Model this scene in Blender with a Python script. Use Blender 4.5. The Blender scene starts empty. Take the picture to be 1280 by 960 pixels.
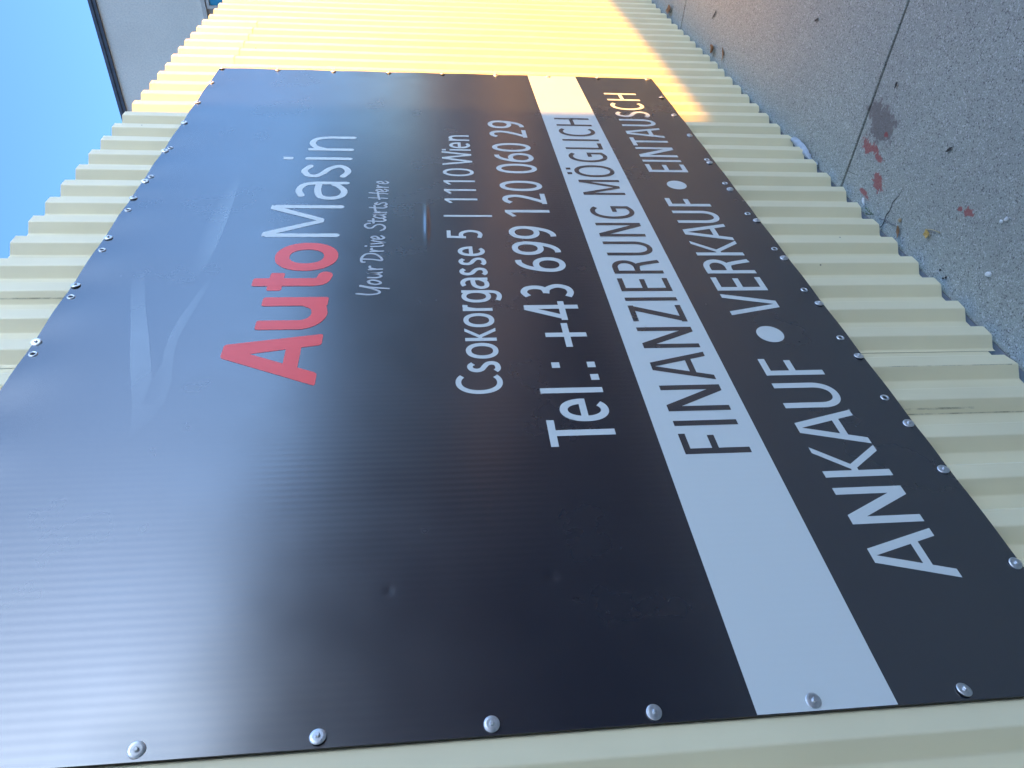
import bpy, math, random
from mathutils import Matrix, Vector
R = math.radians
random.seed(7)
sc = bpy.context.scene
col = sc.collection

# ------------------------------------------------------------------ camera, sky, sun, exposure
FWD = Vector((0.76270795, 0.63743089, -0.10935466))
RGT = Vector((0.63933155, -0.76863614, -0.02129923))
UPV = Vector((0.09763073, 0.05366879, 0.99377457))
CAM = Vector((0.0, -1.1617, 1.6367))
cd = bpy.data.cameras.new('camera'); cam = bpy.data.objects.new('camera', cd); col.objects.link(cam)
cd.sensor_width = 36.0; cd.lens = 910.527 / 1280 * 36.0; cd.clip_end = 2000; cd.clip_start = 0.02
# the photograph was taken with the phone turned on its side: picture right = down, picture top = the right-hand side
m = Matrix((-UPV, RGT, -FWD)).transposed().to_4x4(); m.translation = CAM
cam.matrix_world = m
sc.camera = cam

SUN_EL, SUN_AZ = 24.0, -5.0          # azimuth off the fence's normal, towards the near end
world = bpy.data.worlds.new('World'); sc.world = world; world.use_nodes = True
wn = world.node_tree; bg = wn.nodes['Background']
sky = wn.nodes.new('ShaderNodeTexSky'); sky.sky_type = 'NISHITA'; sky.sun_disc = False
sky.sun_elevation = R(SUN_EL); sky.sun_rotation = R(180 + SUN_AZ)
sky.altitude = 0; sky.air_density = 0.48; sky.dust_density = 1.5; sky.ozone_density = 10.0
tint = wn.nodes.new('ShaderNodeMix'); tint.data_type = 'RGBA'; tint.blend_type = 'MULTIPLY'; tint.inputs[0].default_value = 1.0
tint.inputs[7].default_value = (1.12, 1.015, 0.77, 1)           # the camera's cool shade balance, the same over the whole sky
wn.links.new(sky.outputs[0], tint.inputs[6]); wn.links.new(tint.outputs[2], bg.inputs[0]); bg.inputs[1].default_value = 0.15
sd = bpy.data.lights.new('sun', 'SUN'); sd.energy = 2.0; sd.angle = R(0.53); sd.color = (1.0, 0.44, 0.02)
sun = bpy.data.objects.new('sun', sd); col.objects.link(sun)
SDIR = Vector((math.sin(R(SUN_AZ)) * math.cos(R(SUN_EL)), math.cos(R(SUN_AZ)) * math.cos(R(SUN_EL)), -math.sin(R(SUN_EL))))
sun.rotation_euler = SDIR.to_track_quat('-Z', 'Y').to_euler()
sun.location = (-2, -20, 12)
sc.view_settings.view_transform = 'Standard'; sc.view_settings.look = 'None'
sc.view_settings.exposure = 2.68; sc.view_settings.gamma = 1.0

# ------------------------------------------------------------------ helpers
def tag(o, label=None, cat=None, group=None, kind=None):
    if label: o['label'] = label
    if cat: o['category'] = cat
    if group: o['group'] = group
    if kind: o['kind'] = kind
    return o
def empty(name, loc=(0, 0, 0)):
    o = bpy.data.objects.new(name, None); o.location = loc; o.empty_display_size = .1; col.objects.link(o); return o
class MB:
    def __init__(s): s.v = []; s.f = []; s.mi = []
    def add(s, vs, fs, mi=0):
        b = len(s.v); s.v += [tuple(p) for p in vs]; s.f += [tuple(i + b for i in f) for f in fs]; s.mi += [mi] * len(fs)
    def box(s, a, b, mi=0):
        (x0, y0, z0), (x1, y1, z1) = a, b
        s.add([(x0,y0,z0),(x1,y0,z0),(x1,y1,z0),(x0,y1,z0),(x0,y0,z1),(x1,y0,z1),(x1,y1,z1),(x0,y1,z1)],
              [(0,3,2,1),(4,5,6,7),(0,1,5,4),(1,2,6,5),(2,3,7,6),(3,0,4,7)], mi)
    def lathe(s, prof, n, axis='y', c=(0, 0, 0), mi=0):
        vs = []; fs = []
        for r, h in prof:
            for i in range(n):
                a = 2 * math.pi * i / n
                vs.append((c[0] + r * math.cos(a), c[1] + h, c[2] + r * math.sin(a)))
        for j in range(len(prof) - 1):
            for i in range(n):
                k = (i + 1) % n
                fs.append((j*n+i, j*n+k, (j+1)*n+k, (j+1)*n+i))
        s.add(vs, fs, mi)
    def build(s, name, mats, parent=None, smooth=False, kind=None):
        me = bpy.data.meshes.new(name); me.from_pydata(s.v, [], s.f)
        for mm in (mats if isinstance(mats, (list, tuple)) else [mats]): me.materials.append(mm)
        me.polygons.foreach_set('material_index', s.mi)
        if smooth: me.polygons.foreach_set('use_smooth', [True] * len(me.polygons))
        me.update()
        o = bpy.data.objects.new(name, me); col.objects.link(o)
        if parent is not None: o.parent = parent
        if kind: o['kind'] = kind
        return o
def catmull(pts, n=8):
    out = []
    P = [pts[0]] + list(pts) + [pts[-1]]
    for i in range(1, len(P) - 2):
        p0, p1, p2, p3 = P[i-1], P[i], P[i+1], P[i+2]
        for k in range(n):
            t = k / n
            out.append(tuple(.5 * (2*b + (c-a)*t + (2*a-5*b+4*c-d)*t*t + (-a+3*b-3*c+d)*t**3) for a, b, c, d in zip(p0, p1, p2, p3)))
    out.append(tuple(pts[-1]))
    return out

# ------------------------------------------------------------------ materials
def new_mat(name):
    mt = bpy.data.materials.new(name); mt.use_nodes = True
    return mt, mt.node_tree, mt.node_tree.nodes['Principled BSDF']
class N:
    """tiny node-graph builder"""
    def __init__(s, nt): s.nt = nt; s.tc = None
    def _in(s, sock, v):
        if v is None: return
        if hasattr(v, 'is_linked') or hasattr(v, 'links'): s.nt.links.new(v, sock)
        else: sock.default_value = v
    def coord(s):
        if s.tc is None: s.tc = s.nt.nodes.new('ShaderNodeTexCoord')
        return s.tc.outputs['Object']
    def mapping(s, scale=(1, 1, 1), loc=(0, 0, 0), vec=None):
        n = s.nt.nodes.new('ShaderNodeMapping'); s.nt.links.new(vec or s.coord(), n.inputs[0])
        n.inputs['Scale'].default_value = scale; n.inputs['Location'].default_value = loc; return n.outputs[0]
    def noise(s, scale, detail=4, rough=.55, vec=None, dist=0):
        n = s.nt.nodes.new('ShaderNodeTexNoise'); s.nt.links.new(vec or s.coord(), n.inputs['Vector'])
        n.inputs['Scale'].default_value = scale; n.inputs['Detail'].default_value = detail
        n.inputs['Roughness'].default_value = rough; n.inputs['Distortion'].default_value = dist
        return n.outputs['Fac']
    def voronoi(s, scale, vec=None, out='Distance'):
        n = s.nt.nodes.new('ShaderNodeTexVoronoi'); s.nt.links.new(vec or s.coord(), n.inputs['Vector'])
        n.inputs['Scale'].default_value = scale; return n.outputs[out]
    def ramp(s, fac, stops):
        n = s.nt.nodes.new('ShaderNodeValToRGB'); s.nt.links.new(fac, n.inputs[0])
        cr = n.color_ramp
        while len(cr.elements) < len(stops): cr.elements.new(.5)
        for e, (p, c) in zip(cr.elements, stops):
            e.position = p; e.color = (c, c, c, 1) if isinstance(c, (int, float)) else (*c, 1)
        return n.outputs[0]
    def mix(s, fac, a, b, mode='MIX'):
        n = s.nt.nodes.new('ShaderNodeMix'); n.data_type = 'RGBA'; n.blend_type = mode
        s._in(n.inputs[0], fac)
        for k, v in ((6, a), (7, b)):
            if isinstance(v, tuple): n.inputs[k].default_value = (*v, 1)[:4]
            else: s.nt.links.new(v, n.inputs[k])
        return n.outputs[2]
    def math(s, op, a, b=None, c=None, clamp=False):
        n = s.nt.nodes.new('ShaderNodeMath'); n.operation = op; n.use_clamp = clamp
        s._in(n.inputs[0], a); s._in(n.inputs[1], b); s._in(n.inputs[2], c); return n.outputs[0]
    def bump(s, h, strength=.3, dist=.002, normal=None):
        n = s.nt.nodes.new('ShaderNodeBump'); s.nt.links.new(h, n.inputs['Height'])
        n.inputs['Strength'].default_value = strength; n.inputs['Distance'].default_value = dist
        if normal is not None: s.nt.links.new(normal, n.inputs['Normal'])
        return n.outputs[0]
    def sep(s, vec=None):
        n = s.nt.nodes.new('ShaderNodeSeparateXYZ'); s.nt.links.new(vec or s.coord(), n.inputs[0]); return n.outputs
def simple(name, color, rough=.6, metal=0., spec=.5, var=.0, vscale=20, bump=0, bdist=.002):
    mt, nt, b = new_mat(name); n = N(nt)
    b.inputs['Roughness'].default_value = rough; b.inputs['Metallic'].default_value = metal
    b.inputs['Specular IOR Level'].default_value = spec
    if var:
        f = n.noise(vscale, 5)
        lo = tuple(c * (1 - var) for c in color); hi = tuple(min(1, c * (1 + var)) for c in color)
        nt.links.new(n.ramp(f, [(.3, lo), (.7, hi)]), b.inputs['Base Color'])
        if bump: nt.links.new(n.bump(f, bump, bdist), b.inputs['Normal'])
    else: b.inputs['Base Color'].default_value = (*color, 1)
    return mt

def cream_paint(name, base):
    mt, nt, b = new_mat(name); n = N(nt)
    big = n.noise(1.3, 4, .6); streak = n.noise(9, 4, .6, n.mapping((1, 1, .07)))
    speck = n.voronoi(9.0); fine = n.noise(160, 3)
    dark = tuple(c * .90 for c in base); lite = tuple(min(1, c * 1.03) for c in base)
    c1 = n.mix(n.ramp(big, [(.35, 0.), (.7, 1.)]), lite, dark)
    c2 = n.mix(n.math('MULTIPLY', n.ramp(streak, [(.52, 0.), (.78, 1.)]), .30), c1, (base[0]*.72, base[1]*.72, base[2]*.66))
    # flies, chips and scuffs
    c3 = n.mix(n.math('MULTIPLY', n.ramp(speck, [(.018, 1.), (.035, 0.)]), .85), c2, (.10, .085, .06))
    scr = n.noise(5.0, 6, .7, n.mapping((6, 6, .5)), 1.5)
    c4 = n.mix(n.math('MULTIPLY', n.ramp(scr, [(.70, 0.), (.745, 1.)]), .45), c3, (.16, .15, .12))
    nt.links.new(c4, b.inputs['Base Color'])
    b.inputs['Roughness'].default_value = .42
    nt.links.new(n.ramp(big, [(.3, .36), (.75, .52)]), b.inputs['Roughness'])
    nt.links.new(n.bump(fine, .06, .0006), b.inputs['Normal'])
    return mt
CREAM = (.87, .79, .53)
M_cream = cream_paint('cream_coated_steel', CREAM)
M_pale = cream_paint('pale_coated_steel', (.78, .73, .58))
M_cut = simple('cut_steel_edge', (.30, .29, .27), .6, .4)

def sign_surface(name, color, rough=.245, spec=2.4, flutes=True, fade=None):
    mt, nt, b = new_mat(name); n = N(nt)
    xyz = n.sep()
    dust = n.noise(3.0, 5, .6); sm = n.noise(5, 3, .5, n.mapping((1, 1, 2.2)))
    # hair scratches and small chips in the print
    chips = n.voronoi(11.0); scr = n.noise(7.0, 7, .75, n.mapping((3, 1, .7)), 2.5)
    c = n.mix(n.math('MULTIPLY', n.ramp(chips, [(.006, 1.), (.014, 0.)]), .22), color if fade is None else fade(n, color), (.35, .35, .34))
    c = n.mix(n.math('MULTIPLY', n.ramp(sm, [(.58, 0.), (.95, 1.)]), .02), c, (.30, .29, .27))
    nt.links.new(c, b.inputs['Base Color'])
    b.inputs['Specular IOR Level'].default_value = .5; b.inputs['IOR'].default_value = spec
    r = n.ramp(dust, [(.25, rough - .03), (.75, rough + .05)])
    nt.links.new(r, b.inputs['Roughness'])
    # hollow-chamber board: vertical flutes telegraph through the print; a few dents from handling
    wob = n.noise(2.2, 3, .5)
    ph = n.math('ADD', n.math('MULTIPLY', xyz[0], 2 * math.pi / FLUTE), n.math('MULTIPLY', wob, 1.5))
    h = n.math('MULTIPLY', n.math('SINE', ph), .000027)
    h = n.math('ADD', h, n.math('MULTIPLY', n.noise(26, 3), .00002))
    h = n.math('ADD', h, n.math('MULTIPLY', n.noise(1.1, 1, .4), .0022))
    for (dx, dz, rx, rz, a) in DENTS:
        u = n.math('DIVIDE', n.math('SUBTRACT', xyz[0], dx), rx); w = n.math('DIVIDE', n.math('SUBTRACT', xyz[2], dz), rz)
        e = n.math('POWER', 2.71828, n.math('MULTIPLY', n.math('ADD', n.math('MULTIPLY', u, u), n.math('MULTIPLY', w, w)), -1.0))
        h = n.math('ADD', h, n.math('MULTIPLY', e, a))
    nt.links.new(n.bump(h, 1.0, 1.0), b.inputs['Normal'])
    return mt
FLUTE = 0.0172
SX, SZ, SW, SH = 0.5229, 0.4678, 3.3085, 2.1643       # the board's corner and size; its objects use the corner as origin
# dents: position on the board, radii, depth (a thin upright crease, two pushed-in dots, creases at the near edge)
DENTS = [(2.23 - .52, 1.175, .11, .008, .0022), (.275, 1.255, .011, .010, -.0005), (.29, .95, .013, .012, -.0010),
         (.05, 1.62, .05, .10, -.0008), (.05, 1.35, .05, .08, -.0007)]
M_black = sign_surface('black_print', (.006, .0075, .015))
M_white = sign_surface('white_print', (.64, .69, .68), .34, 1.5)
M_red = sign_surface('red_print', (.90, .095, .085), .34, 1.5)
M_slogan = sign_surface('grey_white_print', (.46, .48, .50), .34, 1.7)
def outline_fade(n, color):
    a = n.nt.nodes.new('ShaderNodeAttribute'); a.attribute_name = 'print_density'
    return n.mix(a.outputs['Fac'], (.006, .0075, .015), color)
M_outline = sign_surface('grey_gradient_print', (.095, .115, .125), fade=outline_fade)
M_edge = simple('board_edge', (.03, .03, .035), .5)
M_zinc = simple('zinc_plated_steel', (.66, .68, .70), .42, .9, .5, .18, 90)
M_hole = simple('dark_hole', (.02, .02, .02), .8)
M_rubber = simple('rubber_washer', (.02, .02, .02), .7)

def pavement(name):
    mt, nt, b = new_mat(name); n = N(nt)
    vec = n.coord()
    grain = n.noise(230, 4, .85); grit = n.voronoi(260, out='Color'); mid = n.noise(34, 4, .6); big = n.noise(1.7, 5, .6)
    gs = n.sep(grit)
    c = n.ramp(grain, [(.34, (.20, .21, .18)), (.50, (.35, .365, .31)), (.66, (.48, .50, .43))])
    c = n.mix(n.ramp(gs[0], [(.86, 0.), (.95, .7)]), c, (.66, .64, .60))
    c = n.mix(n.ramp(gs[1], [(.86, 0.), (.95, .8)]), c, (.075, .07, .07))
    c = n.mix(n.ramp(mid, [(.3, .0), (.75, .34)]), c, (.22, .21, .20))
    c = n.mix(n.ramp(big, [(.35, 0.), (.75, .30)]), c, (.20, .195, .185))
    # spilt red paint and a grey-brown smear
    warp = n.noise(22, 5, .65); warp2 = n.noise(70, 3, .6)
    def splash(c, items, colour, amt, soft):
        xyz = n.sep()
        tot = None
        for (px, py, rx, ry) in items:
            u = n.math('DIVIDE', n.math('SUBTRACT', xyz[0], px), rx * 1.4); w = n.math('DIVIDE', n.math('SUBTRACT', xyz[1], py), ry * 1.4)
            d = n.math('SQRT', n.math('ADD', n.math('MULTIPLY', u, u), n.math('MULTIPLY', w, w)))
            tot = d if tot is None else n.math('MINIMUM', tot, d)
        d = n.math('ADD', tot, n.math('MULTIPLY', n.math('SUBTRACT', warp, .5), 2.6))
        d = n.math('ADD', d, n.math('MULTIPLY', n.math('SUBTRACT', warp2, .5), 1.5))
        f = n.ramp(d, [(.62, 1.), (.62 + soft, 0.)])
        return n.mix(n.math('MULTIPLY', f, amt), c, colour)
    c = splash(c, [(2.475, -.275, .075, .055), (2.53, -.30, .05, .035)], (.13, .105, .10), .75, .35)
    c = splash(c, [(2.512, -.183, .034, .022), (2.468, -.190, .03, .012), (2.43, -.175, .03, .010), (2.385, -.112, .026, .017), (2.358, -.095, .030, .019),
                   (2.432, -.035, .030, .010), (2.40, -.028, .018, .012), (1.889, -.226, .018, .012), (2.43, -.255, .010, .007), (1.93, -.215, .008, .006)], (.30, .06, .055), .78, .3)
    nt.links.new(c, b.inputs['Base Color'])
    b.inputs['Roughness'].default_value = .85; b.inputs['Specular IOR Level'].default_value = .3
    h = n.math('ADD', n.math('MULTIPLY', grain, .0016), n.math('MULTIPLY', mid, .001))
    nt.links.new(n.bump(h, .9, 1.0), b.inputs['Normal'])
    return mt
M_pave = pavement('fine_grained_paving')
M_ground = simple('asphalt', (.045, .043, .042), .9, 0, .3, .3, 60, .3)
M_gravel = simple('pale_gravel', (.30, .27, .23), .95, 0, .2, .3, 30, .4)
M_joint = simple('joint_filler', (.05, .048, .045), .9, 0, .3, .3, 80)
M_footing = simple('concrete', (.17, .17, .17), .9, 0, .3, .25, 40, .4)
M_stucco = None
def stucco(name, base):
    mt, nt, b = new_mat(name); n = N(nt)
    f = n.noise(55, 5, .7); g = n.noise(1.4, 6, .62, n.mapping((1, 1, .6))); st = n.noise(6, 4, .6, n.mapping((1, 1, .12)))
    c = n.ramp(f, [(.3, tuple(x * .86 for x in base)), (.7, tuple(x * 1.1 for x in base))])
    c = n.mix(n.ramp(g, [(.4, 0.), (.72, .28)]), c, tuple(x * .62 for x in base))
    c = n.mix(n.ramp(st, [(.55, 0.), (.8, .22)]), c, tuple(x * 1.3 for x in base))
    nt.links.new(c, b.inputs['Base Color']); b.inputs['Roughness'].default_value = .9
    nt.links.new(n.bump(f, .5, .006), b.inputs['Normal'])
    return mt
M_stucco = stucco('grey_render', (.84, .74, .58))
M_coping = simple('dark_metal_coping', (.075, .078, .085), .5, 0, .5, .2, 12)
M_beige = simple('beige_trim', (.62, .54, .43), .7, 0, .4, .12, 30)
M_stone = stucco('speckled_stone_cladding', (.50, .42, .32))
M_glass = simple('teal_glass', (.02, .30, .44), .25, 0, .5)
M_wallb = stucco('brown_render', (.50, .41, .31))
M_garden = stucco('dark_garage_render', (.09, .08, .07))
M_roof = simple('roof_metal', (.12, .12, .125), .6, 0, .5, .2, 10)
M_leafy = simple('dry_leaf_yellow', (.50, .33, .11), .7, 0, .3, .3, 60, .3)
M_leafb = simple('dry_leaf_brown', (.24, .13, .065), .75, 0, .3, .35, 60, .3)
M_leafd = simple('dark_debris', (.05, .045, .04), .8, 0, .3, .3, 60)
M_green = simple('weed_green', (.075, .13, .035), .6, 0, .4, .3, 60)
M_pebble = simple('white_pebble', (.62, .63, .62), .6, 0, .4, .15, 80, .2)
M_plastic = simple('crumpled_plastic', (.36, .40, .44), .3, 0, .5, .15, 40, .5, .004)
M_straw = simple('dry_stalk', (.48, .40, .24), .7, 0, .3, .2, 80)

# ------------------------------------------------------------------ ground
g = MB(); g.add([(-400, -400, -.03), (400, -400, -.03), (400, 400, -.03), (-400, 400, -.03)], [(0, 1, 2, 3)])
g.build('ground', M_gravel, kind='structure')
yd = MB(); yd.add([(-40, -14, -.024), (9.6, -14, -.024), (9.6, -2.58, -.024), (-40, -2.58, -.024)], [(0, 1, 2, 3)])
yd.build('yard_asphalt', M_ground, kind='structure')
J = [-5.0, -2.07, .26, 2.5885, 4.920, 7.25, 9.58, 11.9]     # sawn joints square to the fence
GAP = .0055
def slab(x0, x1, y0, y1):
    s = MB(); bv = .003
    x0 += GAP; x1 -= GAP
    s.add([(x0, y0, -.03), (x1, y0, -.03), (x1, y1, -.03), (x0, y1, -.03), (x0, y0, -bv), (x1, y0, -bv), (x1, y1, -bv), (x0, y1, -bv),
           (x0+bv, y0+bv, 0), (x1-bv, y0+bv, 0), (x1-bv, y1-bv, 0), (x0+bv, y1-bv, 0)],
          [(0,1,5,4),(1,2,6,5),(2,3,7,6),(3,0,4,7),(4,5,9,8),(5,6,10,9),(6,7,11,10),(7,4,8,11),(8,9,10,11)])
    return s.build('paving_slab', M_pave, kind='structure')
slabs = []
for i in range(len(J) - 1):
    s = slab(J[i], J[i+1], -2.6, .55); slabs.append(s)
jf = MB()
for x in J[1:-1]: jf.add([(x-.012, -2.59, -.012), (x+.012, -2.59, -.012), (x+.012, .5, -.012), (x-.012, .5, -.012)], [(0,1,2,3)])
jf.build('joint_filler', M_joint, kind='structure')
# hairline crack that runs out from the foot of the fence, and a short spur off the joint
def ribbon(name, pts, w, z, mat, parent=None):
    s = MB(); vs = []
    for i, p in enumerate(pts):
        a = pts[max(0, i-1)]; b = pts[min(len(pts)-1, i+1)]
        d = Vector((b[0]-a[0], b[1]-a[1])).normalized(); nn = Vector((-d.y, d.x))
        ww = w[i] if isinstance(w, list) else w
        vs += [(p[0]+nn.x*ww/2, p[1]+nn.y*ww/2, z), (p[0]-nn.x*ww/2, p[1]-nn.y*ww/2, z)]
    s.add(vs, [(2*i, 2*i+1, 2*i+3, 2*i+2) for i in range(len(pts)-1)])
    return s.build(name, mat, parent)
ck = catmull([(2.225, -.150), (2.232, -.115), (2.247, -.085), (2.243, -.055), (2.254, -.03), (2.250, 0), (2.260, .02)], 6)
ck = [(x + random.uniform(-.0015, .0015), y) for x, y in ck]
ribbon('crack', ck, [.001 + .0035 * min(1, i / 14) * random.uniform(.6, 1.2) for i in range(len(ck))], .0012, M_joint, slabs[2])
ck = catmull([(2.583, -.055), (2.545, -.062), (2.50, -.072)], 6)
ribbon('crack', ck, .0014, .0012, M_joint, slabs[2])

# ------------------------------------------------------------------ fence of trapezoidal sheet
P, CR, FW_, DP, XK = .13605, .0429, .0279, .0294, 1.97444
FTOP = 2.898
fence = empty('corrugated_fence', (0, 0, 0))
tag(fence, 'tall cream corrugated steel fence carrying the black sign, part sunlit', 'fence')
def rounded(pts, r=.0032, n=3):
    out = [pts[0]]
    for i in range(1, len(pts) - 1):
        p = Vector(pts[i]); a = (Vector(pts[i-1]) - p).normalized(); b = (Vector(pts[i+1]) - p).normalized()
        A, B = p + a * r, p + b * r
        for k in range(n + 1):
            t = k / n; out.append(tuple((1-t)**2 * A + 2*t*(1-t) * p + t*t * B))
    out.append(pts[-1]); return out
rs = random.Random(3)
def wav(x, z): return .0007 * (math.sin(x*3.1+z*2.3) + math.sin(z*5.1 - x*1.7) + .6*math.sin(x*9+z*7.7))
def sheet(k_far, k_near, zb, zt, y0=0., mat=None, rib_zb=None, name='metal_sheet', nz=9, lip=True):
    """ribs k_near (near end) .. k_far (far end); X of rib k = XK - k P"""
    pts = []; cols = []
    for k in range(k_near, k_far - 1, -1):
        x = XK - k * P
        seg = [(x - FW_, DP), (x, 0), (x + CR, 0), (x + CR + FW_, DP)]
        if k == k_near: seg = [(x - FW_ - .012, DP)] + seg if lip else seg[1:]
        if k == k_far: seg = seg + [(x + P - FW_ - .004, DP)]
        for q in seg: pts.append(q); cols.append(k)
    rp = rounded(pts)
    s = MB(); n = len(rp); vs = []
    def zbk(x):
        k = int(math.floor((XK + CR + FW_ + .01 - x) / P + .5)); k = max(k_far, min(k_near, k))
        return zb + (rib_zb or {}).get(k, 0) 
    for j in range(nz):
        for (x, y) in rp:
            z0 = zbk(x)
            z = z0 + (zt - z0) * j / (nz - 1)
            vs.append((x, y0 + y + wav(x, z), z))
    fs = [(j*n+i, j*n+i+1, (j+1)*n+i+1, (j+1)*n+i) for j in range(nz-1) for i in range(n-1)]
    s.add(vs, fs)
    o = s.build(name, [mat or M_cream, M_cut], fence)
    sm = o.modifiers.new('thickness', 'SOLIDIFY'); sm.thickness = .0009; sm.offset = -1; sm.material_offset_rim = 1
    return o
spans = [(28, 35), (20, 27), (12, 19), (4, 11), (-4, 3), (-12, -5), (-20, -13), (-28, -21), (-36, -29), (-44, -37), (-50, -45)]
for i, (ka, kb) in enumerate(spans):
    rz = {k: rs.uniform(-.004, .004) for k in range(ka, kb + 1)}
    zb = {4: .026, -4: .020}.get(ka, rs.uniform(.008, .014))
    if ka == 4: rz[4] = .016
    if ka == -4: rz[-4] = -.012; rz[-3] = -.004
    sheet(ka, kb, zb, FTOP + rs.uniform(-.003, .003), y0=(.0015 if i % 2 else 0.), rib_zb=rz)
sheet(-20, -15, 2.60, FTOP + .006, y0=-.0035, mat=M_pale, name='patch_sheet', nz=3, lip=True)
f = MB(); f.box((-3.2, .026, -.028), (8.85, .20, .004)); f.build('concrete_footing', M_footing, fence)
# dirty lap lines on the near flanks of three ribs
M_dirt, nt, b = new_mat('lap_dirt'); n_ = N(nt)
b.inputs['Base Color'].default_value = (.07, .06, .045, 1); b.inputs['Roughness'].default_value = .9
al = n_.math('MULTIPLY', n_.ramp(n_.noise(16, 6, .75, n_.mapping((1, 1, .5))), [(.45, 0.), (.62, 1.)]), .55)
nt.links.new(al, b.inputs['Alpha'])
def lap(k, t, z0, z1, w=.0025):
    x = XK - k * P - FW_ * t; y = DP * t
    dx, dy = -FW_, DP; L = math.hypot(dx, dy); dx /= L; dy /= L
    s = MB(); o_ = (-.0022 * dy - 0, -.0022)
    a = (x - dx*w/2 - .0012, y - dy*w/2 - .0016); c = (x + dx*w/2 - .0012, y + dy*w/2 - .0016)
    s.add([(a[0], a[1], z0), (c[0], c[1], z0), (c[0], c[1], z1), (a[0], a[1], z1)], [(0, 1, 2, 3)])
    s.build('dirt_line', M_dirt, fence)
lap(5, .62, .25, .46, .005); lap(1, .55, 2.64, 2.89, .004); lap(4, .03, .05, .44, .002); lap(5, .95, .1, .46, .003)

# ------------------------------------------------------------------ the sign
sign = empty('advertising_sign', (SX, 0, SZ))
tag(sign, 'large black advertising board with red and white lettering screwed to the cream fence', 'sign')
YF = -.0062                                    # front of the board
TOPS = [3.088, 2.82, 2.577, 2.283, 2.013, 1.881, 1.604, 1.33, 1.062, .79, .53, .27, .02]
TOPE = [2.314, 2.053, 1.787, 1.525, 1.269, 1.012, .75]
BOTS = [3.296, 3.015, 2.776, 2.527, 2.236, 1.986, 1.733, 1.471, 1.203, .945, .676, .522, .263]
BOTE = [2.268, 2.040, 1.785, 1.531, 1.278, 1.029, .772]
NEARS = [2.14, 1.89, 1.623, 1.356, 1.086, .821, .548, .276]
FARS = [2.150, 1.887, 1.62, 1.349, 1.083, .813, .546, .289]
def lift(x, z):
    """the board bellies out from the fence between its fixings"""
    def edge(t, fix, amp):
        fx = sorted(fix); lo = max([q for q in fx if q <= t], default=None); hi = min([q for q in fx if q > t], default=None)
        if lo is None or hi is None: return 0.
        return amp * math.sin(math.pi * (t - lo) / (hi - lo)) ** 2 * min(1., (hi - lo) / .22)
    e = 0.
    e = max(e, edge(x, TOPS, .0042) * math.exp(-((SH - z) / .09) ** 2))
    e = max(e, edge(x, BOTS, .002) * math.exp(-(z / .07) ** 2))
    e = max(e, edge(z, NEARS, .0004) * math.exp(-(x / .06) ** 2))
    e = max(e, edge(z, FARS, .002) * math.exp(-((SW - x) / .06) ** 2))
    return e
def grid_axis(L, fine, edge, coarse):
    a = []; t = 0.
    while t < L - 1e-6:
        a.append(t); t += fine if (t < edge or t > L - edge) else coarse
    a.append(L); return a
GX = grid_axis(SW, .03, SW, .03); GZ = grid_axis(SH, .012, .12, .05)
ZS0, ZS1 = .4047, .6510
def surf(x0, x1, z0, z1, yoff, name, mat, thick=False):
    xs = sorted({x0, x1} | {q for q in GX if x0 + 1e-4 < q < x1 - 1e-4}); zs = sorted({z0, z1} | {q for q in GZ if z0 + 1e-4 < q < z1 - 1e-4})
    s = MB(); nx = len(xs)
    s.add([(x, YF + yoff - lift(x, z), z) for z in zs for x in xs],
          [(j*nx+i, j*nx+i+1, (j+1)*nx+i+1, (j+1)*nx+i) for j in range(len(zs)-1) for i in range(nx-1)])
    o = s.build(name, [mat, M_edge] if thick else mat, sign, smooth=True)
    if thick:
        md = o.modifiers.new('thickness', 'SOLIDIFY'); md.thickness = .0035; md.offset = -1; md.material_offset_rim = 1; md.material_offset = 0
        es = o.modifiers.new('crisp_rim', 'EDGE_SPLIT'); es.split_angle = R(40)
    return o
surf(0, SW, 0, SH, 0, 'board_panel', M_black, True)
tag(surf(.0008, SW - .0008, ZS0, ZS1, -.0004, 'white_stripe', M_white), 'white stripe across the board behind black lettering')

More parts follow.
